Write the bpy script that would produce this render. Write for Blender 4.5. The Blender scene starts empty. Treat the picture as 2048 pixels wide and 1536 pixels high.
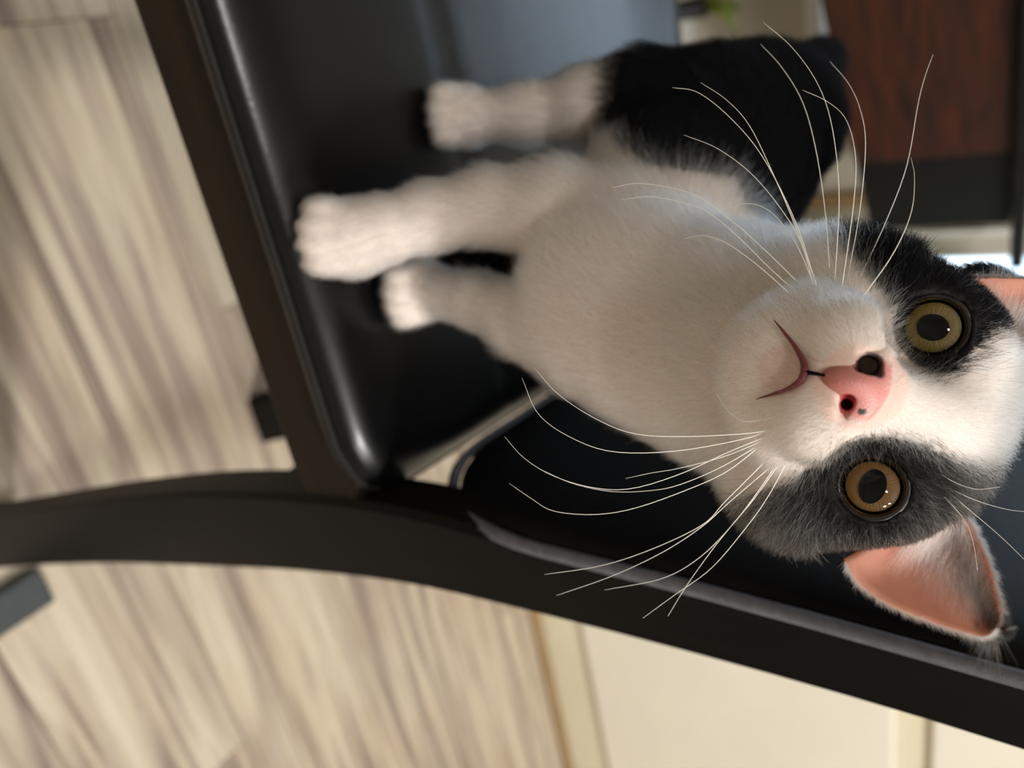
import bpy, bmesh, math, random
import numpy as np
from mathutils import Vector, Matrix
rnd = random.Random(7); rng = np.random.default_rng(11)
S = bpy.context.scene; COL = S.collection
# ------------------------------------------------------------------ camera
F = 1560.0                                            # focal length in pixels of the 2048 wide frame
_p, _t = math.radians(33), math.radians(4.5)
_f = np.array([0, math.cos(_p), -math.sin(_p)]); _u = np.array([0, math.sin(_p), math.cos(_p)]); _r = np.array([1., 0, 0])
CR = _r*math.cos(_t) + _u*math.sin(_t); CU = _u*math.cos(_t) - _r*math.sin(_t); CF = _f
CO = np.array([0, 0, 0.72])
def ray(x, y): return CF + (y-768)/F*CR + (x-1024)/F*CU      # the phone was held upright, the frame lies on its side
def P(x, y, z): return CO + ray(x, y)*z
def proj(p):
    d = np.asarray(p) - CO; z = d @ CF
    return 1024 + F*(d @ CU)/z, 768 + F*(d @ CR)/z, z
TH = math.radians(28)                                  # the room (chair, planks, island) is turned by this much
RB = np.array([math.cos(TH), math.sin(TH), 0]); RL = np.array([-math.sin(TH), math.cos(TH), 0])
def W(b, l, z): return RB*b + RL*l + np.array([0, 0, z])
cam = bpy.data.objects.new('camera', bpy.data.cameras.new('camera')); COL.objects.link(cam)
m = Matrix.Identity(4)
for i, v in enumerate((CU, -CR, -CF)):
    for j in range(3): m[j][i] = v[j]
m.translation = Vector(CO); cam.matrix_world = m
cam.data.sensor_width = 36; cam.data.lens = F/2048*36; cam.data.clip_start = .01
cam.data.dof.use_dof = True; cam.data.dof.focus_distance = .174; cam.data.dof.aperture_fstop = 9.0
S.camera = cam
# ------------------------------------------------------------------ light
S.view_settings.view_transform = 'Standard'; S.view_settings.look = 'None'; S.view_settings.gamma = 1
S.view_settings.use_curve_mapping = False; S.view_settings.exposure = 0.0
wd = bpy.data.worlds.new('daylight'); S.world = wd; wd.use_nodes = True
bg = wd.node_tree.nodes['Background']; bg.inputs[0].default_value = (.66, .83, 1, 1); bg.inputs[1].default_value = 3.6
def area(name, loc, aim, size, power, col):
    d = bpy.data.lights.new(name, 'AREA'); d.shape = 'DISK'; d.size = size; d.energy = power; d.color = col
    o = bpy.data.objects.new(name, d); COL.objects.link(o); o.location = loc
    o.rotation_euler = (Vector(aim) - Vector(loc)).to_track_quat('-Z', 'Y').to_euler(); return o
area('ceiling_lamp_key', W(1.35, -.55, 2.3), W(.1, .2, .6), .22, 36, (1, .975, .94))
area('ceiling_lamp_fill', W(-.2, -1.0, 2.35), W(.3, .6, 0), .3, 18, (1, .975, .94))
area('ceiling_lamp_far', W(2.1, -1.2, 2.4), W(2.0, .5, 0.3), .4, 20, (1, .975, .94))
def portal(b0, b1, z0, z1):
    d = bpy.data.lights.new('window_portal', 'AREA'); d.shape = 'RECTANGLE'; d.size = b1-b0; d.size_y = z1-z0
    d.cycles.is_portal = True
    o = bpy.data.objects.new('window_portal', d); COL.objects.link(o); o.location = W((b0+b1)/2, 1.83, (z0+z1)/2)
    q = Vector(-RL).to_track_quat('-Z', 'Y'); o.rotation_euler = q.to_euler()
WIN = [(-.95, .24, .36, 1.5), (.555, 1.6, .36, 1.5)]
for w_ in WIN: portal(*w_)
try:
    S.cycles.use_denoising = True; S.cycles.max_bounces = 10; S.cycles.transparent_max_bounces = 12
except Exception: pass
# ------------------------------------------------------------------ helpers
def lin(c):
    return tuple((v/255/12.92 if v/255 <= .04045 else ((v/255+.055)/1.055)**2.4) for v in c) + (1.,)
class N:                                                # tiny node builder
    def __init__(s, name):
        s.m = bpy.data.materials.new(name); s.m.use_nodes = True; s.t = s.m.node_tree; s.bsdf = s.t.nodes['Principled BSDF']; s.out = s.t.nodes['Material Output']
    def n(s, typ, **kw):
        nd = s.t.nodes.new(typ)
        for k, v in kw.items():
            if k.startswith('i_'): nd.inputs[k[2:].replace('_', ' ')].default_value = v
            else: setattr(nd, k, v)
        return nd
    def l(s, a, ao, b, bi): s.t.links.new(a.outputs[ao], b.inputs[bi])
    def set(s, **kw):
        for k, v in kw.items(): s.bsdf.inputs[k.replace('_', ' ')].default_value = v
    def ramp(s, stops):
        r = s.n('ShaderNodeValToRGB'); e = r.color_ramp.elements
        while len(e) < len(stops): e.new(.5)
        for q, (p, c) in zip(e, stops): q.position = p; q.color = c
        return r
def plain(name, col, rough=.5, var=.12, scale=40, bump=.0, spec=.5, bscale=None):
    k = N(name); tc = k.n('ShaderNodeTexCoord'); nz = k.n('ShaderNodeTexNoise', i_Scale=scale, i_Detail=4.)
    k.l(tc, 'Object', nz, 'Vector'); c = lin(col)
    rp = k.ramp([(.3, tuple(v*(1-var) for v in c[:3])+(1,)), (.7, tuple(min(1, v*(1+var)) for v in c[:3])+(1,))])
    k.l(nz, 'Fac', rp, 'Fac'); k.l(rp, 'Color', k.bsdf, 'Base Color'); k.set(Roughness=rough, Specular_IOR_Level=spec)
    if bump:
        n2 = k.n('ShaderNodeTexNoise', i_Scale=bscale or scale*8, i_Detail=3.); k.l(tc, 'Object', n2, 'Vector')
        b = k.n('ShaderNodeBump', i_Strength=bump, i_Distance=.001); k.l(n2, 'Fac', b, 'Height'); k.l(b, 'Normal', k.bsdf, 'Normal')
    return k.m
def wood(name, dark, light, rough, axis=(1, 14, 14), scale=9, spec=.5):
    k = N(name); tc = k.n('ShaderNodeTexCoord'); mp = k.n('ShaderNodeMapping'); mp.inputs['Scale'].default_value = axis
    nz = k.n('ShaderNodeTexNoise', i_Scale=scale, i_Detail=6., i_Distortion=.6)
    k.l(tc, 'Object', mp, 'Vector'); k.l(mp, 'Vector', nz, 'Vector')
    rp = k.ramp([(.3, lin(dark)), (.72, lin(light))]); k.l(nz, 'Fac', rp, 'Fac'); k.l(rp, 'Color', k.bsdf, 'Base Color')
    k.set(Roughness=rough, Specular_IOR_Level=spec)
    b = k.n('ShaderNodeBump', i_Strength=.12, i_Distance=.0006); k.l(nz, 'Fac', b, 'Height'); k.l(b, 'Normal', k.bsdf, 'Normal')
    return k.m
def link(name, me, mat=None, parent=None, smooth=False, loc=None, rot=None):
    o = bpy.data.objects.new(name, me); COL.objects.link(o)
    if mat is not None and not me.materials: me.materials.append(mat)
    if smooth: me.polygons.foreach_set('use_smooth', [True]*len(me.polygons))
    if parent: o.parent = parent
    if loc is not None: o.location = loc
    if rot is not None: o.rotation_euler = rot
    return o
def tag(o, label, cat, group=None, kind=None):
    if label: o['label'] = label
    if cat: o['category'] = cat
    if group: o['group'] = group
    if kind: o['kind'] = kind
    return o
def empty(name, b, l, z=0):
    o = bpy.data.objects.new(name, None); COL.objects.link(o); o.location = W(b, l, z); o.rotation_euler = (0, 0, TH); o.empty_display_size = .05; return o
def bm_box(bm, x0, x1, y0, y1, z0, z1, bev=0.0, seg=2):
    r = bmesh.ops.create_cube(bm, size=1); vs = r['verts']
    for v in vs: v.co = Vector((x0+(v.co.x+.5)*(x1-x0), y0+(v.co.y+.5)*(y1-y0), z0+(v.co.z+.5)*(z1-z0)))
    if bev: bmesh.ops.bevel(bm, geom=list({e for v in vs for e in v.link_edges}), offset=bev, segments=seg, affect='EDGES', profile=.5)
def bm_mesh(name, bm):
    me = bpy.data.meshes.new(name); bm.to_mesh(me); bm.free(); return me
def box(name, dims, mat, parent=None, bev=.0, origin=(0, 0, 0), seg=2, smooth=False):
    """dims in room axes b, l, z minus the parent's origin"""
    bm = bmesh.new(); x0, x1, y0, y1, z0, z1 = dims
    bm_box(bm, x0-origin[0], x1-origin[0], y0-origin[1], y1-origin[1], z0-origin[2], z1-origin[2], bev, seg)
    me = bm_mesh(name, bm)
    if parent: return link(name, me, mat, parent, smooth)
    return link(name, me, mat, None, smooth, (0, 0, 0), (0, 0, TH))
def tube_mesh(name, pts, rads, seg=8, cap=True):
    pts = [np.asarray(p, float) for p in pts]; n = len(pts); vs = []; fs = []
    t0 = pts[1]-pts[0]; t0 /= np.linalg.norm(t0)
    a = np.cross(t0, [0.3, .2, 1.]); a /= np.linalg.norm(a)
    for i in range(n):
        t = pts[min(i+1, n-1)]-pts[max(i-1, 0)]; t = t/(np.linalg.norm(t)+1e-12)
        a = a-t*(a@t); a /= np.linalg.norm(a)+1e-12; b = np.cross(t, a)
        for k in range(seg):
            w = 2*math.pi*k/seg; vs.append(pts[i]+rads[i]*(math.cos(w)*a+math.sin(w)*b))
    for i in range(n-1):
        for k in range(seg): fs.append((i*seg+k, i*seg+(k+1) % seg, (i+1)*seg+(k+1) % seg, (i+1)*seg+k))
    if cap: fs.append(tuple(range(seg))[::-1]); fs.append(tuple(range((n-1)*seg, n*seg)))
    me = bpy.data.meshes.new(name); me.from_pydata([tuple(v) for v in vs], [], fs)
    me.polygons.foreach_set('use_smooth', [True]*len(me.polygons)); return me
def spline(pts, n):
    pts = np.asarray(pts, float); q = np.vstack([2*pts[0]-pts[1], pts, 2*pts[-1]-pts[-2]]); out = []
    ts = np.linspace(0, len(pts)-1-1e-9, n)
    for t in ts:
        i = int(t); u = t-i; p0, p1, p2, p3 = q[i], q[i+1], q[i+2], q[i+3]
        out.append(.5*((2*p1)+(-p0+p2)*u+(2*p0-5*p1+4*p2-p3)*u*u+(-p0+3*p1-3*p2+p3)*u**3))
    return np.array(out)
# ------------------------------------------------------------------ materials of the room
def floor_material():
    k = N('weathered_oak_vinyl'); tc = k.n('ShaderNodeTexCoord'); oi = k.n('ShaderNodeObjectInfo')
    off = k.n('ShaderNodeVectorMath', operation='SCALE'); off.inputs[0].default_value = (37, 19, 11); k.l(oi, 'Random', off, 'Scale')
    ad = k.n('ShaderNodeVectorMath', operation='ADD'); k.l(tc, 'Object', ad, 0); k.l(off, 'Vector', ad, 1)
    mp = k.n('ShaderNodeMapping'); mp.inputs['Scale'].default_value = (.8, 12, 1); k.l(ad, 'Vector', mp, 'Vector')
    big = k.n('ShaderNodeTexNoise', i_Scale=2.2, i_Detail=5., i_Roughness=.6, i_Distortion=1.3); k.l(mp, 'Vector', big, 'Vector')
    mp2 = k.n('ShaderNodeMapping'); mp2.inputs['Scale'].default_value = (1.5, 40, 1); k.l(ad, 'Vector', mp2, 'Vector')
    fin = k.n('ShaderNodeTexNoise', i_Scale=2.4, i_Detail=6., i_Roughness=.6, i_Distortion=.6); k.l(mp2, 'Vector', fin, 'Vector')
    mp3 = k.n('ShaderNodeMapping'); mp3.inputs['Scale'].default_value = (2.2, 6, 1); k.l(ad, 'Vector', mp3, 'Vector')
    blo = k.n('ShaderNodeTexNoise', i_Scale=2.6, i_Detail=2.); k.l(mp3, 'Vector', blo, 'Vector')
    r1 = k.ramp([(.30, lin((132, 117, 108))), (.44, lin((178, 163, 148))), (.56, lin((208, 196, 174))), (.72, lin((220, 209, 188)))]); k.l(big, 'Fac', r1, 'Fac')
    r2 = k.ramp([(.30, (.58, .54, .52, 1)), (.45, (.93, .91, .90, 1)), (.60, (1, 1, 1, 1))]); k.l(fin, 'Fac', r2, 'Fac')
    r3 = k.ramp([(.35, (.92, .87, .84, 1)), (.62, (1, 1, 1, 1))]); k.l(blo, 'Fac', r3, 'Fac')
    m1 = k.n('ShaderNodeMix', data_type='RGBA', blend_type='MULTIPLY'); m1.inputs[0].default_value = .9
    k.l(r1, 'Color', m1, 6); k.l(r2, 'Color', m1, 7)
    m2 = k.n('ShaderNodeMix', data_type='RGBA', blend_type='MULTIPLY'); m2.inputs[0].default_value = .9
    k.l(m1, 2, m2, 6); k.l(r3, 'Color', m2, 7)
    k.l(m2, 2, k.bsdf, 'Base Color'); k.set(Roughness=.42, Specular_IOR_Level=.45)
    b = k.n('ShaderNodeBump', i_Strength=.25, i_Distance=.0008); k.l(fin, 'Fac', b, 'Height'); k.l(b, 'Normal', k.bsdf, 'Normal')
    return k.m
M_floor = floor_material()
M_sub = plain('dark_plank_joint', (70, 60, 50), .8)
M_wall = plain('warm_beige_wall_paint', (196, 190, 176), .7, .04, 12, .1)
M_ceil = plain('white_ceiling_paint', (225, 222, 214), .8, .03, 12)
M_cream = plain('cream_cabinet_lacquer', (236, 230, 214), .42, .03, 6, .03)
M_creamedge = plain('cream_cabinet_frame', (226, 218, 192), .5, .04, 6, .03)
M_whitetrim = plain('white_window_trim', (230, 230, 226), .45, .03, 20)
M_tan = wood('tan_wood', (140, 112, 74), (176, 146, 104), .5)
M_black = wood('espresso_wood', (10, 8, 7), (18, 15, 13), .5, (14, 14, 1.5), 9, .1)
M_rail = wood('dark_walnut_rail', (20, 12, 8), (34, 22, 13), .55, (1.5, 14, 14), 9, .15)
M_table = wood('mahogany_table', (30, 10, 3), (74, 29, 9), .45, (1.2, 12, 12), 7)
M_tableshade = wood('shaded_mahogany', (6, 6, 6), (13, 13, 13), .55, (1.2, 12, 12), 7, .3)  # near-black copy of the mahogany, shade put into the colour
def vinyl(name, col, rough, spec):
    k = N(name); tc = k.n('ShaderNodeTexCoord'); v = k.n('ShaderNodeTexVoronoi', i_Scale=700.); k.l(tc, 'Object', v, 'Vector')
    nz = k.n('ShaderNodeTexNoise', i_Scale=22., i_Detail=3.); k.l(tc, 'Object', nz, 'Vector')
    c = lin(col); rp = k.ramp([(.3, tuple(x*.8 for x in c[:3])+(1,)), (.7, tuple(x*1.25 for x in c[:3])+(1,))]); k.l(nz, 'Fac', rp, 'Fac')
    k.l(rp, 'Color', k.bsdf, 'Base Color')
    b = k.n('ShaderNodeBump', i_Strength=.04, i_Distance=.0006); k.l(v, 'Distance', b, 'Height')
    b2 = k.n('ShaderNodeBump', i_Strength=.12, i_Distance=.003); k.l(nz, 'Fac', b2, 'Height'); k.l(b, 'Normal', b2, 'Normal')
    k.l(b2, 'Normal', k.bsdf, 'Normal'); k.set(Roughness=rough, Specular_IOR_Level=spec); return k.m
M_vinyl = vinyl('black_vinyl', (7, 7, 8), .28, .36)
M_pad = vinyl('matt_black_backrest_vinyl', (8, 8, 9), .55, .14)
M_pipe = plain('charcoal_piping', (92, 92, 98), .5, .2, 300, .3)
M_grey = plain('dark_grey_rubber', (62, 68, 70), .6, .1, 60, .2)
# ------------------------------------------------------------------ setting
fl = box('floor', (-2.2, 3.2, -2.2, 1.9, -.05, -.002), M_sub); fl['kind'] = 'structure'
plank_mesh = {}
row = 0; l = -1.75
while l < 1.75:
    b = -2.2 + rnd.random()*1.1
    x = -2.2
    first = b - x
    cuts = [x] + ([b] if first > .25 else [])
    while cuts[-1] < 3.2: cuts.append(cuts[-1] + 1.2)
    for c0, c1 in zip(cuts[:-1], cuts[1:]):
        c1 = min(c1, 3.2); ln = round(c1-c0, 2)
        if ln < .02: continue
        if ln not in plank_mesh:
            bm = bmesh.new(); bm_box(bm, .0006, ln-.0006, .0006, .1594, -.01, 0); plank_mesh[ln] = bm_mesh('plank', bm); plank_mesh[ln].materials.append(M_floor)
        link('plank', plank_mesh[ln], None, fl).location = (c0, l, 0)
    l += .16; row += 1
w = box('wall_right', (3.2, 3.3, -2.3, 1.9, 0, 2.6), M_wall); w['kind'] = 'structure'
w = box('wall_left', (-2.3, -2.2, -2.3, 1.9, 0, 2.6), M_wall); w['kind'] = 'structure'
w = box('wall_near', (-2.3, 3.3, -2.3, -2.2, 0, 2.6), M_wall); w['kind'] = 'structure'
c = box('ceiling', (-2.3, 3.3, -2.3, 1.9, 2.6, 2.7), M_ceil); c['kind'] = 'structure'
bm = bmesh.new()
for d in [(-2.2, 3.2, 0, .36), (-2.2, 3.2, 1.5, 2.6), (-2.2, -.95, .36, 1.5), (.24, .555, .36, 1.5), (1.6, 3.2, .36, 1.5)]:
    bm_box(bm, d[0], d[1], 1.75, 1.88, d[2], d[3])
w = link('wall_far', bm_mesh('wall_far', bm), M_wall, None, False, (0, 0, 0), (0, 0, TH)); w['kind'] = 'structure'
kg = N('window_glass'); kg.set(Base_Color=(.9, .96, 1, 1), Roughness=0.0, IOR=1.45, Transmission_Weight=1.0)
tr = kg.n('ShaderNodeBsdfTransparent'); gl = kg.n('ShaderNodeBsdfGlossy', i_Roughness=.02); fr = kg.n('ShaderNodeFresnel', i_IOR=1.45)
mx = kg.n('ShaderNodeMixShader'); kg.l(fr, 0, mx, 0); kg.l(tr, 0, mx, 1); kg.l(gl, 0, mx, 2); kg.l(mx, 0, kg.out, 0)
for i, (b0, b1, z0, z1) in enumerate(WIN):
    bm = bmesh.new(); t = .045
    for d in [(b0, b1, z0, z0+t), (b0, b1, z1-t, z1), (b0, b0+t*.4, z0+t, z1-t), (b1-t, b1, z0+t, z1-t), ((b0+b1)/2-.02, (b0+b1)/2+.02, z0+t, z1-t)]:
        bm_box(bm, d[0], d[1], 1.785, 1.845, d[2], d[3])
    fo = link('window_%d' % (i+1), bm_mesh('window', bm), M_whitetrim, None, False, (0, 0, 0), (0, 0, TH)); fo['kind'] = 'structure'
    box('pane', (b0+t*.4, (b0+b1)/2-.02, 1.81, 1.816, z0+t, z1-t), kg.m, fo); box('pane', ((b0+b1)/2+.02, b1-t, 1.81, 1.816, z0+t, z1-t), kg.m, fo)
    box('window_sill', (b0-.05, b1+.05, 1.69, 1.80, z0-.03, z0), M_whitetrim, fo, .006)
t1 = box('trim_1', (.500, .512, 1.735, 1.75, .1, 2.1), M_whitetrim); t1['kind'] = 'structure'
t2 = box('trim_2', (.415, .442, 1.73, 1.75, .1, 2.1), M_tan); t2['kind'] = 'structure'
sk = box('baseboard_far', (-2.2, 3.2, 1.735, 1.75, 0, .09), M_whitetrim, None, .004); sk['kind'] = 'structure'
# ------------------------------------------------------------------ kitchen island
O = (1.6, 1.15, 0); isl = empty('kitchen_island', O[0], O[1])
tag(isl, 'cream kitchen island with flat drawer fronts standing behind the dark chair', 'kitchen island')
bx = lambda n, d, m_, bev=.003, par=None: box(n, d, m_, par or isl, bev, O)
bx('carcass', (.72, 2.5, .905, 1.42, .10, .88), M_creamedge); bx('plinth', (.72, 2.5, .900, 1.40, 0.004, .104), M_creamedge)
bx('quarter_round', (.72, 2.5, .884, .900, 0, .018), M_tan, .006)  # trim strip whose tan carries the shadow line along the floor
for b0, b1 in ((.735, 1.60), (1.62, 2.49)):
    lo = bx('drawer_front', (b0, b1, .884, .905, .108, .604), M_cream, .005); hi = bx('drawer_front', (b0, b1, .884, .905, .650, .870), M_cream, .005)
bx('middle_rail', (.72, 2.5, .8965, .906, .604, .650), M_creamedge, .002)
bx('worktop', (.69, 2.53, .865, 1.45, .88, .915), plain('pale_stone', (205, 200, 190), .3), .004)
# ------------------------------------------------------------------ dining chair
O = (-.09, .395, 0); ch = empty('dining_chair', O[0], O[1])
tag(ch, 'dark wooden dining chair with black vinyl seat and black padded backrest holding the kitten', 'chair')
bx = lambda n, d, m_, bev=.003, par=None, sm=False, seg=2: box(n, d, m_, par or ch, bev, O, seg, sm)
post = [(0, .262, .318), (.035, .258, .309), (.10, .243, .291), (.219, .213, .261), (.29, .196, .245), (.365, .180, .229), (.43, .170, .216), (.498, .164, .206), (.56, .166, .203), (.652, .170, .2025), (.728, .176, .206), (.80, .186, .216), (.88, .202, .234), (.95, .22, .256)]
pp = spline([(a, b_, c_) for a, b_, c_ in post], 44)
def post_mesh(l0, l1, sh=0.):
    bm = bmesh.new(); rings = []
    for h, bi, bo in pp:
        c = .003
        ring = [(bi+c, l0), (bo-c, l0), (bo, l0+c), (bo, l1-c), (bo-c, l1), (bi+c, l1), (bi, l1-c), (bi, l0+c)]
        rings.append([bm.verts.new((x+sh-O[0], y-O[1], h)) for x, y in ring])
    for r0, r1 in zip(rings[:-1], rings[1:]):
        for k in range(8): bm.faces.new((r0[k], r0[(k+1) % 8], r1[(k+1) % 8], r1[k]))
    bm.faces.new(rings[0][::-1]); bm.faces.new(rings[-1]); return bm_mesh('back_post', bm)
link('back_post', post_mesh(.19, .216), M_black, ch); link('back_post', post_mesh(.484, .510, .042), M_black, ch)
bx('side_rail', (-.34, .172, .193, .216, .448, .486), M_rail); bx('side_rail', (-.34, .06, .574, .597, .448, .486), M_rail)
bm = bmesh.new(); bm_box(bm, .06, .172, .574, .597, .448, .486)
for v in bm.verts:
    if v.co.x > .1: v.co.y -= .1
    v.co.x -= O[0]; v.co.y -= O[1]
link('side_rail', bm_mesh('side_rail', bm), M_rail, ch)
bx('front_rail', (-.352, -.328, .216, .574, .43, .486), M_rail); bm = bmesh.new(); bm_box(bm, .168, .19, .212, .488, .415, .452, .003)
for v in bm.verts: v.co.x += .042*(v.co.y-.19)/.319-O[0]; v.co.y -= O[1]
link('rear_rail', bm_mesh('rear_rail', bm), M_rail, ch)
for l0 in (.193, .558):
    bm = bmesh.new(); bm_box(bm, -.372, -.332, l0, l0+.04, 0, .486, .004)
    for v in bm.verts:
        if v.co.z < .1: v.co.x = -.352+(v.co.x+.352)*.75-.0; v.co.y = l0+.02+(v.co.y-l0-.02)*.75
        v.co.x -= O[0]; v.co.y -= O[1]
    link('front_leg', bm_mesh('front_leg', bm), M_black, ch)
# seat cushion: rounded plan, crowned top, a seam groove across it
def cushion():
    bm = bmesh.new(); nb, nl = 70, 60; b0, b1, l0, l1 = -.345, .166, .187, .600; rc = .035
    def plan(u, v):                                     # square to rounded square
        x = b0+(b1-b0)*u; y = l0+(l1-l0)*v
        cx = min(max(x, b0+rc), b1-rc); cy = min(max(y, l0+rc), l1-rc); dx, dy = x-cx, y-cy
        if dx and dy:
            d = math.hypot(dx, dy); mm = max(abs(dx), abs(dy)); s = mm/d; dx *= s; dy *= s
        Y = cy+dy; w_ = min(1, max(0, (x-.045)/.12)); Y2 = Y-.095*(w_*w_*(3-2*w_))*(Y-l0)/(l1-l0); v_ = min(1, max(0, x/.166)); return cx+dx+.040*v_*v_*(Y2-l0)/.32, Y2
    us = [0, .004, .012, .024, .04]+list(np.linspace(.06, .94, nb-10))+[.96, .976, .988, .996, 1]
    vs = [0, .004, .012, .024, .04]+list(np.linspace(.06, .94, nl-10))+[.96, .976, .988, .996, 1]
    g = []
    for u in us:
        rw = []
        for v in vs:
            x, y = plan(u, v); e = min(min(u, 1-u)*(b1-b0), min(v, 1-v)*(l1-l0)); q = min(e/.022, 1)
            z = .488+.012*math.sqrt(max(0, 1-(1-q)**2))+.0035*min(1, e/.12)*math.sin(math.pi*.5*min(1, e/.12))
            z -= .0030*math.exp(-((y-.296)/.0022)**2)*min(1, max(0, e/.02))
            rw.append(bm.verts.new((x-O[0], y-O[1], z)))
        g.append(rw)
    for i in range(len(us)-1):
        for j in range(len(vs)-1): bm.faces.new((g[i][j], g[i+1][j], g[i+1][j+1], g[i][j+1]))
    edge = [g[i][0] for i in range(len(us))]+[g[-1][j] for j in range(1, len(vs))]+[g[i][-1] for i in range(len(us)-2, -1, -1)]+[g[0][j] for j in range(len(vs)-2, 0, -1)]
    low = [bm.verts.new((v.co.x, v.co.y, .484)) for v in edge]; n = len(edge)
    for k in range(n): bm.faces.new((edge[k], low[k], low[(k+1) % n], edge[(k+1) % n]))
    bm.faces.new(low); bmesh.ops.recalc_face_normals(bm, faces=bm.faces[:])
    rim = [(v.co.x, v.co.y) for v in edge]
    return bm_mesh('seat_cushion', bm), rim
me, rim = cushion(); cu = link('seat_cushion', me, M_vinyl, ch, True)
rim = [r_ for i, r_ in enumerate(rim) if i % 2 == 0]
pts = [(x, y, .4885) for x, y in rim]; pts.append(pts[0])
link('piping', tube_mesh('piping', pts, [.0018]*len(pts), 6), plain('dark_olive_piping', (24, 23, 20), .6, .12, 40, 0, .2), cu)
# padded backrest, curved like the posts, near lower corner rounded
bh = lambda h: float(np.interp(h, [p_[0] for p_ in post], [p_[1] for p_ in post]))
def pad():
    l0, l1, h0, h1, r = .1905, .5095, .5015, .93, .078; n = 64; ol = []
    for (cx, cy, a0) in ((l1-r, h1-r, 0), (l0+r, h1-r, 90), (l0+r, h0+r, 180), (l1-r, h0+r, 270)):
        for k in range(13):
            a = math.radians(a0+90*k/12); ol.append((cx+r*math.cos(a), cy+r*math.sin(a)))
    dense = []
    for (p0, p1) in zip(ol, ol[1:]+ol[:1]):
        q = max(1, int(math.dist(p0, p1)/.03)); dense += [(p0[0]+(p1[0]-p0[0])*k/q, p0[1]+(p1[1]-p0[1])*k/q) for k in range(q)]
    bm = bmesh.new(); cx, cy = (l0+l1)/2, (h0+h1)/2; rings = []
    def face(inset, off):
        out = []
        for (x, y) in dense:
            dx, dy = x-cx, y-cy; sx = 1-inset/abs(l1-cx); sy = 1-inset/abs(h1-cy); X, Y = cx+dx*sx, cy+dy*sy
            out.append(bm.verts.new((bh(Y)+.0085+off+.042*(X-l0)/.319-O[0], X-O[1], Y)))
        return out
    for ins, off in [(.004, 0), (0, -.002), (.0005, -.006), (.003, -.0095), (.008, -.012), (.02, -.0138), (.04, -.0148), (.07, -.015), (.12, -.015)]: rings.append(face(ins, off))
    n = len(dense)
    for a, b_ in zip(rings[:-1], rings[1:]):
        for k in range(n): bm.faces.new((a[k], a[(k+1) % n], b_[(k+1) % n], b_[k]))
    bm.faces.new(rings[0]); bm.faces.new(rings[-1]); bmesh.ops.recalc_face_normals(bm, faces=bm.faces[:])
    ppts = [(bh(y)+.0010+.042*(x-l0)/.319-O[0], x-O[1], y) for x, y in [(cx+(x-cx)*1.010, cy+(y-cy)*1.008) for x, y in dense]]
    return bm_mesh('backrest_pad', bm), ppts+[ppts[0]]
me, ppts = pad(); bp = link('backrest_pad', me, M_pad, ch, True)
link('piping', tube_mesh('piping', ppts, [.0026]*len(ppts), 6), M_pipe, bp)
bm = bmesh.new(); bm_box(bm, .212, .236, .212, .488, .905, .95, .004)
for v in bm.verts: v.co.x += .042*(v.co.y-.19)/.319-O[0]; v.co.y -= O[1]
link('top_rail', bm_mesh('top_rail', bm), M_black, ch)
# ------------------------------------------------------------------ dining table beyond the chair, turned a little more than it
TB = W(0.4330, 1.5274, 0); td = TB-W(0.0241, 1.1708, 0); ta = math.atan2(td[1], td[0])
tb = bpy.data.objects.new('sideboard', None); COL.objects.link(tb); tb.location = TB; tb.rotation_euler = (0, 0, ta)
tag(tb, 'narrow dark mahogany sideboard on legs standing beyond the chair seat', 'sideboard')
def tbox(n, d, m_, bev=.003, par=None):
    bm = bmesh.new(); bm_box(bm, *d, bev); return link(n, bm_mesh(n, bm), m_, par or tb)
tbox('carcass', (-1.3, 0, .012, .19, .47, .690), M_tableshade, .002)
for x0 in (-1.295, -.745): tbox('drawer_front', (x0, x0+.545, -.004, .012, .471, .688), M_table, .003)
tbox('shaded_front', (-.198, -.001, 0, .012, .471, .688), M_tableshade, .002)  # same front as the drawers, painted dark for its shaded end
tbox('top_board', (-1.33, .10, -.03, .21, .690, .712), M_tableshade, .005)
for x0 in (-1.28, -.30):
    for y0 in (.02, .145): tbox('leg', (x0, x0+.035, y0, y0+.035, 0, .47), M_tableshade)
# ------------------------------------------------------------------ small things
O = (.43, .208, 0); gb = box('floor_block', (.336, .372, -.02, .222, 0, .016), M_grey, None, .003)
tag(gb, 'flat dark grey rubber block lying on the floor behind the back leg of the chair', 'block')
pt = empty('potted_plant', .005, 1.52)
tag(pt, 'black plant pot with green leaves on the floor under the window', 'plant')
bm = bmesh.new(); bmesh.ops.create_cone(bm, cap_ends=True, segments=20, radius1=.013, radius2=.018, depth=.2, matrix=Matrix.Translation((0, 0, .1))); link('pot', bm_mesh('pot', bm), plain('black_pot', (14, 14, 12), .5), pt, True)
lm = plain('leaf_green', (120, 140, 30), .5)
for k in range(5):
    a = k*1.26; link('leaf', tube_mesh('leaf', [(0, 0, .19), (.02*math.cos(a), .02*math.sin(a), .24), (.06*math.cos(a), .06*math.sin(a), .25)], [.003, .009, .001], 6), lm, pt)
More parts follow.
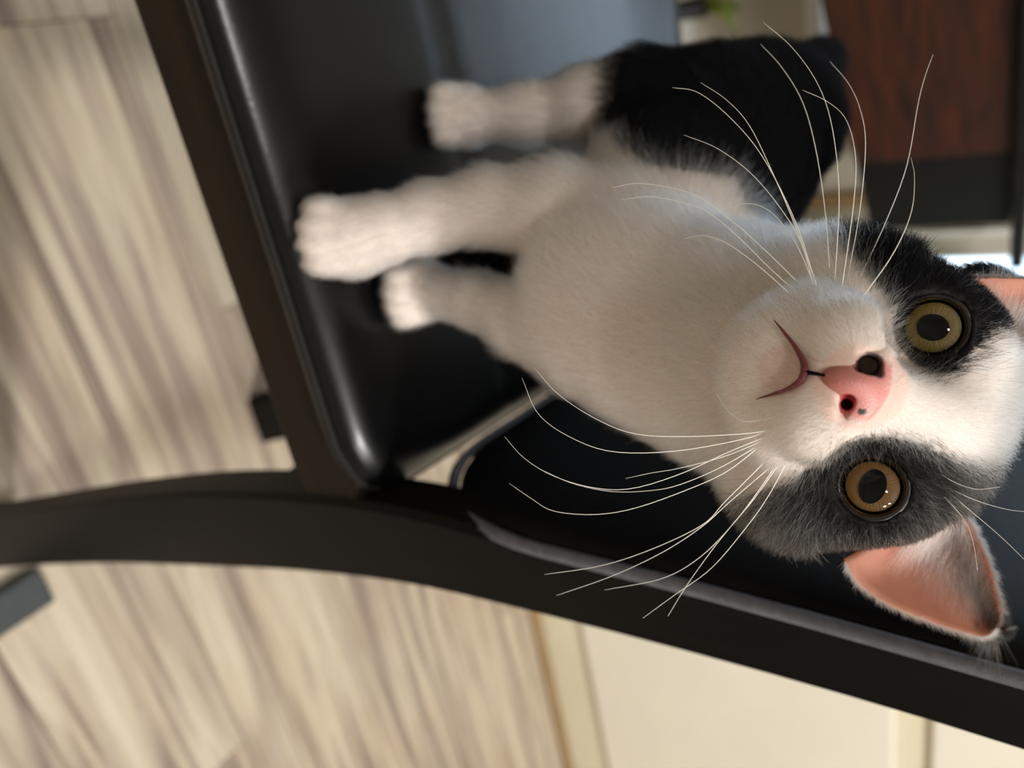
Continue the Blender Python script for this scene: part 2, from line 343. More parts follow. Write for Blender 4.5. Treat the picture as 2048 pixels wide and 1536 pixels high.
#CAT
# ------------------------------------------------------------------ the kitten: one implicit body, polygonised by surface nets
EX, EY = 1805., 815.; FA = np.array([-.351, .936]); FB = np.array([-.936, -.351])      # face axes in the frame: across and down the face
def fpx(s, t): return EX+s*FA[0]+t*FB[0], EY+s*FA[1]+t*FB[1]
def Pf(s, t, z): x, y = fpx(s, t); return P(x, y, z)
def unit(v): v = np.asarray(v, float); return v/np.linalg.norm(v)
HF = unit(-ray(1700, 775)); HS = unit(-CR*FA[1]*-1 + CU*FA[0]); HS = unit(HS-HF*(HS@HF)); HD = np.cross(HF, HS)
if HD @ (CU*FB[0]+CR*FB[1]) < 0: HD = -HD
HM = np.stack([HS, HD, HF])                              # rows: across, down, forward of the head
PR = []                                                  # primitives: kind, data, k, bbox
def cap(p, q, r0, r1, k=.010): PR.append(('c', np.asarray(p), np.asarray(q), r0, r1, k))
def ell(c, r, k=.008, M=None): PR.append(('e', np.asarray(c), np.asarray(r), HM if M is None else M, 0, k))
def chain(pts, k=.010):
    for (p, r), (q, s) in zip(pts[:-1], pts[1:]): cap(p, q, r, s, k)
PX = lambda x, y, z: P(x, y, z)
# torso
chain([(PX(1345, 655, .250), .0270), (PX(1245, 590, .263), .0295), (PX(1330, 430, .290), .0300), (PX(1420, 330, .312), .0295), (PX(1500, 260, .330), .0290)], .016)
ell(PX(1530, 258, .338), (.027, .028, .030), .014)
chain([(PX(1700, 760, .214), .027), (PX(1600, 740, .216), .0275), (PX(1520, 715, .226), .0285), (PX(1345, 655, .247), .0290)], .018)
# front leg at the seat edge
chain([(PX(1240, 470, .266), .0205), (PX(1120, 428, .273), .0165), (PX(985, 414, .279), .0118), (PX(860, 434, .283), .0106), (PX(760, 460, .283), .0108), (PX(705, 476, .283), .0115)], .0045)
SEAT = .5044
def paw(c, fwd, r, k=.004):
    """palm and four toes resting on the seat"""
    c = np.array(c); c[2] = SEAT+r*.80; f = np.array(fwd); f[2] = 0; f = unit(f); sd = np.cross(f, [0, 0, 1.])
    M = np.stack([f, sd, [0, 0, 1.]]); ell(c, (r*1.25, r*1.12, r*.92), .005, M)
    for q in (-1.5, -.5, .5, 1.5):
        tc = c+f*r*(1.05-.12*abs(q)**1.6)+sd*q*r*.52; tc[2] = SEAT+r*.5
        ell(tc, (r*.60, r*.36, r*.54), .0036, M)
DOWN = -CU*.9+CR*.05
paw(PX(690, 478, .284), -RL*.8-RB*.32, .0118)
# other front leg, set further back
chain([(PX(1180, 660, .262), .0210), (PX(1060, 640, .278), .0125), (PX(960, 603, .296), .0088), (PX(880, 586, .311), .0090)], .0045)
paw(PX(858, 583, .317), -RL*.8-RB*.1, .0112)
# hind legs
chain([(PX(1530, 232, .333), .0240), (PX(1420, 220, .318), .0205), (PX(1290, 200, .316), .0160), (PX(1180, 215, .321), .0125), (PX(1060, 228, .329), .0096), (PX(965, 234, .333), .0098)], .009)
chain([(PX(1480, 310, .322), .0290), (PX(1350, 320, .305), .0250), (PX(1270, 300, .305), .012)], .012)
paw(PX(917, 235, .336), -RL*.8-RB*.2, .0112)
chain([(PX(1440, 400, .325), .0280), (PX(1250, 470, .325), .0190), (PX(1110, 505, .345), .0120), (PX(1000, 515, .356), .0095), (PX(975, 515, .360), .0100)], .009)
paw(PX(950, 517, .360), -RL*.8, .0105)
# tail, swinging away behind the rump
tail = spline([PX(1560, 190, .352), PX(1615, 150, .385), PX(1640, 125, .43), PX(1640, 140, .48), PX(1622, 180, .52)], 12)
chain([(tail[i], .0105-.0004*i) for i in range(12)], .008)
# head
ell(Pf(12, 40, .206), (.0360, .0255, .0320), .010)
ell(Pf(0, -62, .200), (.0290, .0130, .0220), .012)       # forehead
ell(Pf(-165, 165, .198), (.0160, .0180, .018), .012); ell(Pf(190, 140, .200), (.0185, .0185, .020), .012)   # cheeks
cap(Pf(-4, -70, .1800), Pf(-6, 70, .1600), .0090, .0070, .009)   # bridge of the nose
ell(Pf(-72, 150, .1640), (.0105, .0100, .0105), .007); ell(Pf(68, 155, .1640), (.0105, .0100, .0105), .007)  # whisker pads
ell(Pf(3, 110, .1620), (.0075, .0085, .0080), .006)
ell(Pf(10, 285, .1740), (.0110, .0085, .0090), .008)     # chin
ell(Pf(10, 225, .1790), (.0210, .0130, .0120), .010)     # jaw
ell(Pf(-150, -30, .1840), (.0120, .0125, .0090), .008); ell(Pf(150, -30, .1850), (.0120, .0125, .0090), .008)   # brow around the eyes
ell(Pf(-175, 60, .1850), (.0125, .0120, .0080), .008); ell(Pf(175, 60, .1860), (.0125, .0120, .0080), .008)   # cheek bone below the eyes
ell(Pf(-242, -72, .2240), (.012, .012, .010), .008); ell(Pf(262, -75, .2240), (.012, .012, .010), .008)        # ear bases
EYES = [(1866, 655, .1760), (1745, 973, .1765)]; ER = .0092
EC = [P(x, y, z)+unit(ray(x, y))*.0072 for x, y, z in EYES]
GZ = [unit(-ray(x, y)) for x, y, z in EYES]
for c in EC: PR.append(('e', c, np.array([ER+.0014]*3), HM, 0, .0050))
CUTS = [(c, c, ER+.0004, ER+.0004) for c in EC]+[(c+g*.004, c+g*.03,   .0072, .0105) for c, g in zip(EC, GZ)]
def prim(p, pts):
    if p[0] == 'c':
        a, b, r0, r1 = p[1:5]; ab = b-a; L2 = ab@ab
        t = np.clip(((pts-a)@ab)/L2, 0, 1) if L2 > 0 else np.zeros(pts.shape[:-1])
        return np.linalg.norm(pts-a-t[..., None]*ab, axis=-1)-(r0+(r1-r0)*t)
    q = (pts-p[1])@p[3].T.astype(pts.dtype); k0 = np.linalg.norm(q/p[2], axis=-1); k1 = np.linalg.norm(q/p[2]**2, axis=-1)
    return k0*(k0-1)/np.maximum(k1, 1e-6)
def smin(a, b, k):
    h = np.maximum(k-np.abs(a-b), 0)/k; return np.minimum(a, b)-h*h*k*.25
def sdf(pts):
    d = np.full(pts.shape[:-1], .05, pts.dtype)
    for p in PR: d = smin(d, prim(p, pts), p[5])
    for a, b, r0, r1 in CUTS: d = np.maximum(d, -prim(('c', a, b, r0, r1, 0), pts))
    return np.maximum(d, SEAT-pts[..., 2])
def bounds(p):
    if p[0] == 'c': r = max(p[3], p[4]); return np.minimum(p[1], p[2])-r, np.maximum(p[1], p[2])+r
    r = max(p[2]); return p[1]-r, p[1]+r
def surface_nets(prims, h, subs, pad=.004):
    lo = np.min([bounds(p)[0] for p in prims], 0)-pad; hi = np.max([bounds(p)[1] for p in prims], 0)+pad
    n = np.ceil((hi-lo)/h).astype(int)+1; ax = [lo[i]+h*np.arange(n[i]) for i in range(3)]
    d = np.full(n, .03, np.float32)
    for p in prims:
        b0, b1 = bounds(p); m_ = p[5]+.006
        i0 = np.clip(((b0-m_-lo)/h).astype(int), 0, n-1); i1 = np.clip(((b1+m_-lo)/h).astype(int)+2, 0, n)
        g = np.stack(np.meshgrid(*[ax[i][i0[i]:i1[i]] for i in range(3)], indexing='ij'), -1).astype(np.float32)
        sl = tuple(slice(i0[i], i1[i]) for i in range(3)); d[sl] = smin(d[sl], prim(p, g).astype(np.float32), p[5])
    for cu in subs:
        c0, c1 = bounds(('c',)+cu); i0 = np.clip(((c0-.004-lo)/h).astype(int), 0, n-1); i1 = np.clip(((c1+.004-lo)/h).astype(int)+2, 0, n)
        g = np.stack(np.meshgrid(*[ax[i][i0[i]:i1[i]] for i in range(3)], indexing='ij'), -1)
        sl = tuple(slice(i0[i], i1[i]) for i in range(3)); d[sl] = np.maximum(d[sl], -prim(('c',)+cu, g).astype(np.float32))
    d = np.maximum(d, (SEAT-ax[2])[None, None].astype(np.float32))
    s = d < 0; c8 = np.zeros(np.array(n)-1, np.int8)
    for i in (0, 1):
        for j in (0, 1):
            for k in (0, 1): c8 += s[i:n[0]-1+i, j:n[1]-1+j, k:n[2]-1+k]
    cells = np.argwhere((c8 > 0) & (c8 < 8)); idx = -np.ones(np.array(n)-1, np.int64); idx[tuple(cells.T)] = np.arange(len(cells))
    acc = np.zeros((len(cells), 3)); cnt = np.zeros(len(cells)); cor = [(i, j, k) for i in (0, 1) for j in (0, 1) for k in (0, 1)]
    for a in cor:
        for ax_ in range(3):
            if a[ax_]: continue
            b = list(a); b[ax_] = 1
            da = d[tuple((cells+a).T)]; db = d[tuple((cells+b).T)]; mk = (da < 0) != (db < 0)
            t = np.where(mk, da/np.where(mk, da-db, 1), 0); pt = np.repeat(np.array(a, float)[None], len(cells), 0); pt[:, ax_] = t
            acc[mk] += pt[mk]; cnt += mk
    V = lo+h*(cells+acc/cnt[:, None]); Q = []
    for ax_ in range(3):
        u, v = (ax_+1) % 3, (ax_+2) % 3; sa = [slice(0, n[i]) for i in range(3)]; sb = list(sa); sa[ax_] = slice(0, n[ax_]-1); sb[ax_] = slice(1, n[ax_])
        A, B_ = s[tuple(sa)], s[tuple(sb)]; e = np.argwhere(A != B_)
        e = e[(e[:, u] > 0) & (e[:, v] > 0) & (e[:, u] < n[u]-1) & (e[:, v] < n[v]-1)]
        fl_ = A[tuple(e.T)]; du = np.zeros(3, int); du[u] = 1; dv = np.zeros(3, int); dv[v] = 1
        q = np.stack([idx[tuple((e-du-dv).T)], idx[tuple((e-dv).T)], idx[tuple(e.T)], idx[tuple((e-du).T)]], 1)
        q[~fl_] = q[~fl_][:, ::-1]; Q.append(q)
    return V, np.concatenate(Q)
def grad(pts, e=2e-4, f=None):
    f = f or sdf; g = np.stack([f(pts+np.eye(3)[i]*e)-f(pts-np.eye(3)[i]*e) for i in range(3)], -1)
    return g/(np.linalg.norm(g, axis=-1, keepdims=True)+1e-12)
def np_mesh(name, V, Q):
    me = bpy.data.meshes.new(name); me.vertices.add(len(V)); me.vertices.foreach_set('co', np.asarray(V, np.float32).ravel())
    k = Q.shape[1]; me.loops.add(len(Q)*k); me.loops.foreach_set('vertex_index', Q.astype(np.int32).ravel()); me.polygons.add(len(Q))
    me.polygons.foreach_set('loop_start', (np.arange(len(Q))*k).astype(np.int32)); me.polygons.foreach_set('use_smooth', [True]*len(Q))
    me.update(); me.validate(); return me
SK = PR; NP = []; PR = NP
ell(Pf(-7, 80, .1556), (.0066, .0046, .0048), .004); ell(Pf(-8, 126, .1545), (.0030, .0048, .0040), .004); ell(Pf(-52, 92, .1566), (.0036, .0038, .0036), .003); ell(Pf(40, 98, .1566), (.0036, .0038, .0036), .003); ell(Pf(-82, 92, .1572), (.0030, .0040, .0036), .002); ell(Pf(68, 100, .1575), (.0028, .0036, .0034), .002)
PR = SK
def nz(sx, ty):
    """depth of the nose or face under a face coordinate"""
    x, y = fpx(sx, ty); d = ray(x, y); z = .13
    for _ in range(60):
        q = (CO+d*z)[None]; v = sdf(q)[0]
        for p in NP: v = min(v, prim(p, q)[0])
        if v < 1e-4: break
        z += max(v*.8, 1e-4)
    return z
def Pn(sx, ty, dz=0.): return Pf(sx, ty, nz(sx, ty)+dz)
NCUT = [(Pn(-38, 106), Pn(-60, 90, .0004), .0009, .0019), (Pn(-60, 90, .0004), Pn(-49, 70), .0019, .0008), (Pn(-53, 92), Pn(-56, 94, .007), .0020, .0018), (Pn(24, 107), Pn(48, 106), .0011, .0009), (Pn(48, 106), Pn(76, 102), .0007, .0004), (Pn(32, 106), Pn(36, 107, .006), .0011, .0011)]
def nsdf(pts):
    d = np.full(pts.shape[:-1], .02)
    for p in NP: d = smin(d, prim(p, pts), p[5])
    for a, b, r0, r1 in NCUT:
        c = -prim(('c', a, b, r0, r1, 0), pts); k_ = .0008; h = np.maximum(k_-np.abs(d-c), 0)/k_; d = np.maximum(d, c)+h*h*k_*.25
    return d
def nets_of(f, lo, hi, h):
    n = np.ceil((hi-lo)/h).astype(int); g = np.stack(np.meshgrid(*[lo[i]+h*np.arange(n[i]) for i in range(3)], indexing='ij'), -1); return f(g), n
def nets_f(f, lo, hi, h):
    d, n = nets_of(f, lo, hi, h); s = d < 0; c8 = sum(s[i:n[0]-1+i, j:n[1]-1+j, k:n[2]-1+k].astype(int) for i in (0, 1) for j in (0, 1) for k in (0, 1))
    cells = np.argwhere((c8 > 0) & (c8 < 8)); idx = -np.ones(n-1, np.int64); idx[tuple(cells.T)] = np.arange(len(cells)); Q = []
    for a in range(3):
        u, v = (a+1) % 3, (a+2) % 3; A = np.take(s, range(n[a]-1), a); B_ = np.take(s, range(1, n[a]), a); e = np.argwhere(A != B_)
        e = e[(e[:, u] > 0) & (e[:, v] > 0) & (e[:, u] < n[u]-1) & (e[:, v] < n[v]-1)]; fl_ = A[tuple(e.T)]; du = np.eye(3, dtype=int)[u]; dv = np.eye(3, dtype=int)[v]
        q = np.stack([idx[tuple((e-du-dv).T)], idx[tuple((e-dv).T)], idx[tuple(e.T)], idx[tuple((e-du).T)]], 1); q[~fl_] = q[~fl_][:, ::-1]; Q.append(q)
    V = lo+h*(cells+.5)
    for _ in range(3): V = V-grad(V, 1e-4, f)*np.clip(f(V), -h, h)[:, None]
    return V, np.concatenate(Q)
CUTS += [(a, b, r0+.0005, r1+.0005) for a, b, r0, r1 in NCUT]
V, Q = surface_nets(PR, .0014, CUTS)
V = V-grad(V)*np.clip(sdf(V), -.001, .001)[:, None]; NV = grad(V)
def hit(x, y, z0=.13, z1=.5):                            # first point of the body along a line of sight
    d = ray(x, y); z = z0
    for _ in range(90):
        v = sdf((CO+d*z)[None])[0]
        if v < 1e-4 or z > z1: break
        z += max(v*.8, 1e-4)
    return CO+d*z, z
# -------- coat pattern: drawn on the body in face coordinates and along the flank
def cell(p, s):                                          # smooth pseudo random direction for tufts
    r = np.zeros_like(p)
    for k_ in range(4):
        a = np.array([[1.7, 2.3, -1.1], [-2.1, 1.3, 1.9], [1.2, -1.8, 2.4]])*(1+.6*k_)/s
        r += np.sin(p@a.T*6.28+np.array([.3, 1.7, 2.9])*(k_+1))
    return r/4
def inpoly(x, y, poly):
    r = np.zeros(len(x), bool); n = len(poly); j = n-1
    for i in range(n):
        xi, yi = poly[i]; xj, yj = poly[j]
        c = ((yi > y) != (yj > y)) & (x < (xj-xi)*(y-yi)/(yj-yi+1e-9)+xi); r ^= c; j = i
    return r
BLK = [(1655, 430), (1690, 480), (1715, 525), (1745, 560), (1775, 590), (1793, 640), (1803, 690), (1832, 735), (1875, 752), (1915, 738), (1945, 705), (1990, 660), (2120, 640), (2200, 380), (1760, 380)]
GRY = [(1395, 1020), (1455, 1022), (1500, 985), (1560, 975), (1600, 950), (1640, 925), (1680, 893), (1725, 875), (1790, 876), (1850, 890), (1905, 915), (1960, 930), (2060, 920), (2150, 1300), (1600, 1350)]
THI = [(1236, 120), (1226, 180), (1218, 235), (1240, 290), (1300, 330), (1400, 345), (1468, 352), (1490, 400), (1520, 440), (1600, 475), (1720, 480), (1760, 300), (1720, 40), (1300, 60)]
BEL = [(890, 470), (1000, 470), (1065, 560), (1040, 590), (960, 560), (900, 510)]
HEADC = Pf(0, 40, .206); HC2 = Pf(8, 75, .189)
def coat(p, nrm, jit=14., skin=False):
    """returns colour (n,3) and fur length"""
    x, y, z = proj(p); x = x+rng.normal(0, jit, len(x)); y = y+rng.normal(0, jit, len(y))
    n = len(x); col = np.tile([.81, .77, .73], (n, 1)); hd = (np.linalg.norm(p-HC2, axis=1) < .052) | ((np.linalg.norm(p-HEADC, axis=1) < .058) & ((p-HEADC)@HM[1] < .012))
    facing = -(nrm*((p-CO)/np.linalg.norm(p-CO, axis=1, keepdims=True))).sum(1)
    blk = np.zeros(n, bool); gry = np.zeros(n, bool)
    q = (p-HEADC)@HM.T; back = hd & (q[:, 2] < -.008)
    blk |= hd & inpoly(x, y, BLK); gry |= hd & inpoly(x, y, GRY); gry |= back & (q[:, 1] < .02) & (q[:, 0] > 0); blk |= back & (q[:, 1] < .02) & (q[:, 0] <= 0)
    bd = ~hd & (p[:, 2] > SEAT+.045) & (facing < -.15) & (z > .25); blk |= bd
    blk |= ~hd & inpoly(x, y, THI) & (z > .238); blk |= ~hd & inpoly(x, y, BEL) & (z > .318)
    col[blk] = [.012, .012, .014]; col[gry] = [.036, .033, .031]
    dk = np.zeros(n) if skin else rng.random(n); tip = gry & (dk > .80-.22*cell(p, .014)[:, 1]); col[tip] = [.32, .295, .27]; tip = blk & hd & (dk > .95); col[tip] = [.16, .15, .14]
    rust = gry & inpoly(x, y, [(1500, 1060), (1620, 1105), (1700, 1130), (1680, 1180), (1480, 1130)]); col[rust & (dk > .4)] = [.20, .155, .115]
    nose = hd & (((x-1722)/95)**2+((y-775)/85)**2 < 1); col[nose] = [.86, .68, .62]
    ce = np.min([np.linalg.norm(p-c, axis=1) for c in EC], 0); rim = hd & (ce < .0126) & (np.min([np.hypot(x-a, y-b) for a, b, c_ in EYES], 0) < 84); col[rim & (y < 760)] = [.010, .009, .009]; col[rim & (y > 800)] = [.02, .015, .014]
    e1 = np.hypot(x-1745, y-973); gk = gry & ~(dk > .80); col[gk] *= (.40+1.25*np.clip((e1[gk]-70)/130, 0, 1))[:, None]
    chin = hd & (((x-1570)/62)**2+((y-738)/52)**2 < 1); col[chin] = [.74, .60, .56]
    if not skin: col *= np.clip(1+rng.normal(0, .15, n)+.10*cell(p, .010)[:, 0], .35, 1.2)[:, None]
    return np.clip(col, .004, .95)
def col_attr(me, c):
    a = me.color_attributes.new('coat', 'FLOAT_COLOR', 'POINT'); a.data.foreach_set('color', np.c_[c, np.ones(len(c))].astype(np.float32).ravel())
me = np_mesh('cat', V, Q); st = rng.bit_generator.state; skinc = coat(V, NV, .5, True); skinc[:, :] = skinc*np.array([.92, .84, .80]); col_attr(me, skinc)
k = N('kitten_skin'); at = k.n('ShaderNodeAttribute', attribute_name='coat'); k.l(at, 'Color', k.bsdf, 'Base Color'); k.set(Roughness=.8, Specular_IOR_Level=.2)
cat = link('cat', me, k.m)
tag(cat, 'black and white kitten with amber eyes standing on the black chair seat, looking up', 'cat')
# -------- eyes
def iris_material(name, c0, c1, rim_c):
    k = N(name); tc = k.n('ShaderNodeTexCoord'); sp = k.n('ShaderNodeSeparateXYZ'); k.l(tc, 'Object', sp, 0)
    an = k.n('ShaderNodeMath', operation='ARCTAN2'); k.l(sp, 'Y', an, 0); k.l(sp, 'X', an, 1)
    ln = k.n('ShaderNodeVectorMath', operation='LENGTH'); k.l(tc, 'Object', ln, 0)
    cb = k.n('ShaderNodeCombineXYZ'); ms = k.n('ShaderNodeMath', operation='MULTIPLY'); ms.inputs[1].default_value = 900; k.l(ln, 'Value', ms, 0)
    k.l(an, 0, cb, 'X'); k.l(ms, 0, cb, 'Y'); mp = k.n('ShaderNodeMapping'); mp.inputs['Scale'].default_value = (7, .5, 1); k.l(cb, 0, mp, 'Vector')
    nz = k.n('ShaderNodeTexNoise', i_Scale=1.6, i_Detail=4., i_Distortion=.6); k.l(mp, 'Vector', nz, 'Vector')
    r = k.ramp([(.3, lin(c0)), (.7, lin(c1))]); k.l(nz, 'Fac', r, 'Fac')
    mr = k.n('ShaderNodeMapRange'); mr.inputs[1].default_value = .0054; mr.inputs[2].default_value = .0070; k.l(ln, 'Value', mr, 0)
    mx = k.n('ShaderNodeMix', data_type='RGBA'); k.l(mr, 0, mx, 0); k.l(r, 'Color', mx, 6); mx.inputs[7].default_value = lin(rim_c)
    mr2 = k.n('ShaderNodeMapRange'); mr2.inputs[1].default_value = .0040; mr2.inputs[2].default_value = .0030; k.l(ln, 'Value', mr2, 0)
    mx2 = k.n('ShaderNodeMix', data_type='RGBA'); k.l(mr2, 0, mx2, 0); k.l(mx, 2, mx2, 6); mx2.inputs[7].default_value = lin((96, 100, 84))
    k.l(mx2, 2, k.bsdf, 'Base Color'); k.set(Roughness=.5); 
    b = k.n('ShaderNodeBump', i_Strength=.5, i_Distance=.0004); k.l(nz, 'Fac', b, 'Height'); k.l(b, 'Normal', k.bsdf, 'Normal'); return k.m
kc = N('cornea'); tr = kc.n('ShaderNodeBsdfTransparent'); gl = kc.n('ShaderNodeBsdfGlossy', i_Roughness=.015); fr = kc.n('ShaderNodeFresnel', i_IOR=1.3)
mx = kc.n('ShaderNodeMixShader'); kc.l(fr, 0, mx, 0); kc.l(tr, 0, mx, 1); kc.l(gl, 0, mx, 2); kc.l(mx, 0, kc.out, 0)
M_pupil = plain('pupil_black', (5, 7, 9), .9, .05, 40, 0, .1); M_lid = plain('dark_eyelid_skin', (26, 19, 18), .25, .2, 900, .2, .6); M_sclera = plain('dark_eye_globe', (44, 34, 22), .35)
def revolve(name, prof, seg=40):
    vs = [(r*math.cos(2*math.pi*i/seg), r*math.sin(2*math.pi*i/seg), z) for r, z in prof for i in range(seg)]; fs = []
    for j in range(len(prof)-1):
        for i in range(seg): fs.append((j*seg+i, j*seg+(i+1) % seg, (j+1)*seg+(i+1) % seg, (j+1)*seg+i))
    me = bpy.data.meshes.new(name); me.from_pydata(vs, [], fs); me.polygons.foreach_set('use_smooth', [True]*len(fs)); return me
for i, (c, (ex, ey, ez), irc, pup) in enumerate(zip(EC, EYES, (((136, 118, 28), (190, 170, 66), (104, 86, 24)), ((158, 120, 44), (228, 190, 100), (120, 84, 30))), ((.0030, .0033), (.0040, .0028)))):
    gz = unit(-ray(ex, ey)); xa = unit(HS-gz*(HS@gz)); ya = np.cross(gz, xa)      # x across the face
    e = bpy.data.meshes.new('eye'); e = revolve('eye', [(ER*math.sin(a), -ER*math.cos(a)) for a in np.linspace(.02, math.pi-1.0, 14)])
    eo = link('eye', e, M_sclera, cat)
    mm = Matrix.Identity(4)
    for r_ in range(3): mm[r_][0], mm[r_][1], mm[r_][2], mm[r_][3] = xa[r_], ya[r_], gz[r_], c[r_]
    eo.matrix_world = mm; eo.matrix_basis = mm
    link('iris', revolve('iris', [(.0005, .0070), (.0030, .0069), (.0055, .0066), (.0076, .0054)], 48), iris_material('iris_%s' % ('olive', 'amber')[i], *irc), eo)  # lamp-side iris has the light put into its paler amber tone
    pm = revolve('pupil', [(.0002, 0), (.5, 0), (1, 0)], 40)
    for v in pm.vertices: v.co.x *= pup[0] if True else 1; v.co.y *= pup[1]; v.co.z = .00722
    link('pupil', pm, M_pupil, eo)
    cr = .0075; link('cornea', revolve('cornea', [(cr*math.sin(a)+1e-5, .0096-cr+cr*math.cos(a)) for a in np.linspace(0, 1.2, 16)], 48), kc.m, eo)
    # rim of the lids: a dark loop lying on the skin round the opening
    lp = []
    for q in range(41):
        a = 2*math.pi*q/40; rx, ry = .0073, .0073
        lp.append((rx*math.cos(a), ry*math.sin(a), .0070))
    link('eyelid', tube_mesh('eyelid', lp, [.0007]*41, 10, False), M_lid, eo)
# -------- nose leather with carved nostrils
nlo = np.min([bounds(p)[0] for p in NP], 0)-.001; nhi = np.max([bounds(p)[1] for p in NP], 0)+.001
VN, QN = nets_f(nsdf, nlo, nhi, .0004)
nm = np_mesh('nose', VN, QN); cut = np.min([prim(('c', a, b, r0, r1, 0), VN) for a, b, r0, r1 in NCUT], 0)
w_ = np.clip(1-(cut-.0001)/.0007, 0, 1)[:, None]; nx, ny, _z = proj(VN); base = np.where((inpoly(nx+rng.normal(0, 4, len(nx)), ny, [(1790, 740), (1850, 700), (1850, 850), (1770, 830)]))[:, None], [[.72, .42, .36]], [[.66, .27, .24]])
deep = np.where((ny < 770)[:, None], [[.035, .012, .014]], [[.30, .012, .014]]); al_ = np.clip((np.abs((VN-Pf(-7, 90, .155))@HS)-.0052)/.002, 0, 1)[:, None]; base = base*(1-al_)+np.array([[.72, .56, .50]])*al_; tt = (np.c_[nx, ny]-[EX, EY])@FB; g_ = np.clip((tt-95)/60, 0, 1)[:, None]; base = base*(1-g_)+np.array([[.50, .17, .15]])*g_; nc = base*(1-w_)+deep*w_
nc = np.where((np.hypot(nx-1724, (ny-823)*1.6) < 10)[:, None], [[.02, .018, .010]], nc); col_attr(nm, nc)
k = N('pink_nose_leather'); at = k.n('ShaderNodeAttribute', attribute_name='coat'); k.l(at, 'Color', k.bsdf, 'Base Color'); k.set(Roughness=.42, Subsurface_Weight=.25, Subsurface_Scale=.002)
v_ = k.n('ShaderNodeTexVoronoi', i_Scale=2200.); tc = k.n('ShaderNodeTexCoord'); k.l(tc, 'Object', v_, 'Vector'); b = k.n('ShaderNodeBump', i_Strength=.25, i_Distance=.0003); k.l(v_, 'Distance', b, 'Height'); k.l(b, 'Normal', k.bsdf, 'Normal')
NOSEW = w_[:, 0]; link('nose', nm, k.m, cat)
# -------- lips: a dark line on the skin from the nose down and along both sides of the mouth
M_lip = plain('dark_pink_lips', (104, 46, 50), .6, .25, 900)
def on(x, y, lift=.0004): p, z = hit(x, y); return p-unit(ray(x, y))*lift*2
LIPS = []
def lips(pts, rads):
    LIPS.append(spline([on(*p) for p in pts], 40)); q = spline([on(*p) for p in pts], 24); r = np.interp(np.linspace(0, 1, 24), np.linspace(0, 1, len(rads)), rads); return tube_mesh('lip', q, r, 8)
link('lip', lips([(1655, 752), (1635, 748), (1610, 744)], [.0002, .0004, .0005]), plain('dark_lip_cleft', (20, 5, 6), .8, .12, 40, 0, .1), cat)
link('lip', lips([(1610, 744), (1606, 722), (1588, 690), (1566, 662), (1548, 640)], [.0009, .0007, .00045, .0003, .0001]), M_lip, cat)
link('lip', lips([(1610, 744), (1600, 762), (1575, 778), (1540, 790), (1512, 798)], [.0009, .0007, .00045, .0003, .0001]), M_lip, cat)
# -------- ears: cupped shells
def ear_grid(low, up, zl, zu, bulge, nu=26, nv=18, mirror=False):
    A = spline([np.array([x, y, z]) for (x, y), z in zip(low, zl)], nu); B_ = spline([np.array([x, y, z]) for (x, y), z in zip(up, zu)], nu); G = np.zeros((nu, nv, 3))
    for i in range(nu):
        a = i/(nu-1)
        for j in range(nv):
            b = j/(nv-1); q = A[i]*(1-b)+B_[i]*b; q[2] += bulge*(4*b*(1-b))**.8*(1-a*.75)*min(1, .35+a*3); G[i, j] = P(*q)
    return G
EARS = [ear_grid([(1690, 1118), (1715, 1165), (1780, 1210), (1860, 1243), (1935, 1268), (1975, 1274), (1997, 1258)], [(1905, 1010), (1930, 1030), (1952, 1070), (1975, 1120), (1992, 1175), (2003, 1225), (1999, 1252)], [.196, .197, .199, .201, .203, .204, .205], [.203, .205, .206, .206, .206, .206, .205], .014),
        ear_grid([(1925, 556), (1958, 556), (2005, 556), (2070, 560), (2140, 572), (2200, 578), (2236, 590)], [(1975, 690), (2020, 712), (2070, 708), (2120, 690), (2170, 655), (2215, 620), (2240, 595)], [.188, .189, .191, .194, .197, .199, .200], [.194, .196, .198, .199, .200, .200, .200], .007)]
k = N('ear_skin'); tc = k.n('ShaderNodeTexCoord'); nz = k.n('ShaderNodeTexNoise', i_Scale=60., i_Detail=3.); k.l(tc, 'Object', nz, 'Vector'); r = k.ramp([(.3, lin((206, 150, 134))), (.7, lin((232, 178, 158)))]); k.l(nz, 'Fac', r, 'Fac')
df = k.n('ShaderNodeBsdfDiffuse'); tl = k.n('ShaderNodeBsdfTranslucent'); tl.inputs[0].default_value = lin((255, 206, 172)); k.l(r, 'Color', df, 'Color'); mx = k.n('ShaderNodeMixShader'); mx.inputs[0].default_value = .5; k.l(df, 0, mx, 1); k.l(tl, 0, mx, 2); k.l(mx, 0, k.out, 0)
M_ear = k.m
for G in EARS:
    nu, nv = G.shape[:2]; Vg = G.reshape(-1, 3); Qg = np.array([(i*nv+j, i*nv+j+1, (i+1)*nv+j+1, (i+1)*nv+j) for i in range(nu-1) for j in range(nv-1)])
    eo = link('ear', np_mesh('ear', Vg, Qg), M_ear, cat); so = eo.modifiers.new('thick', 'SOLIDIFY'); so.thickness = .0008; so.offset = 0
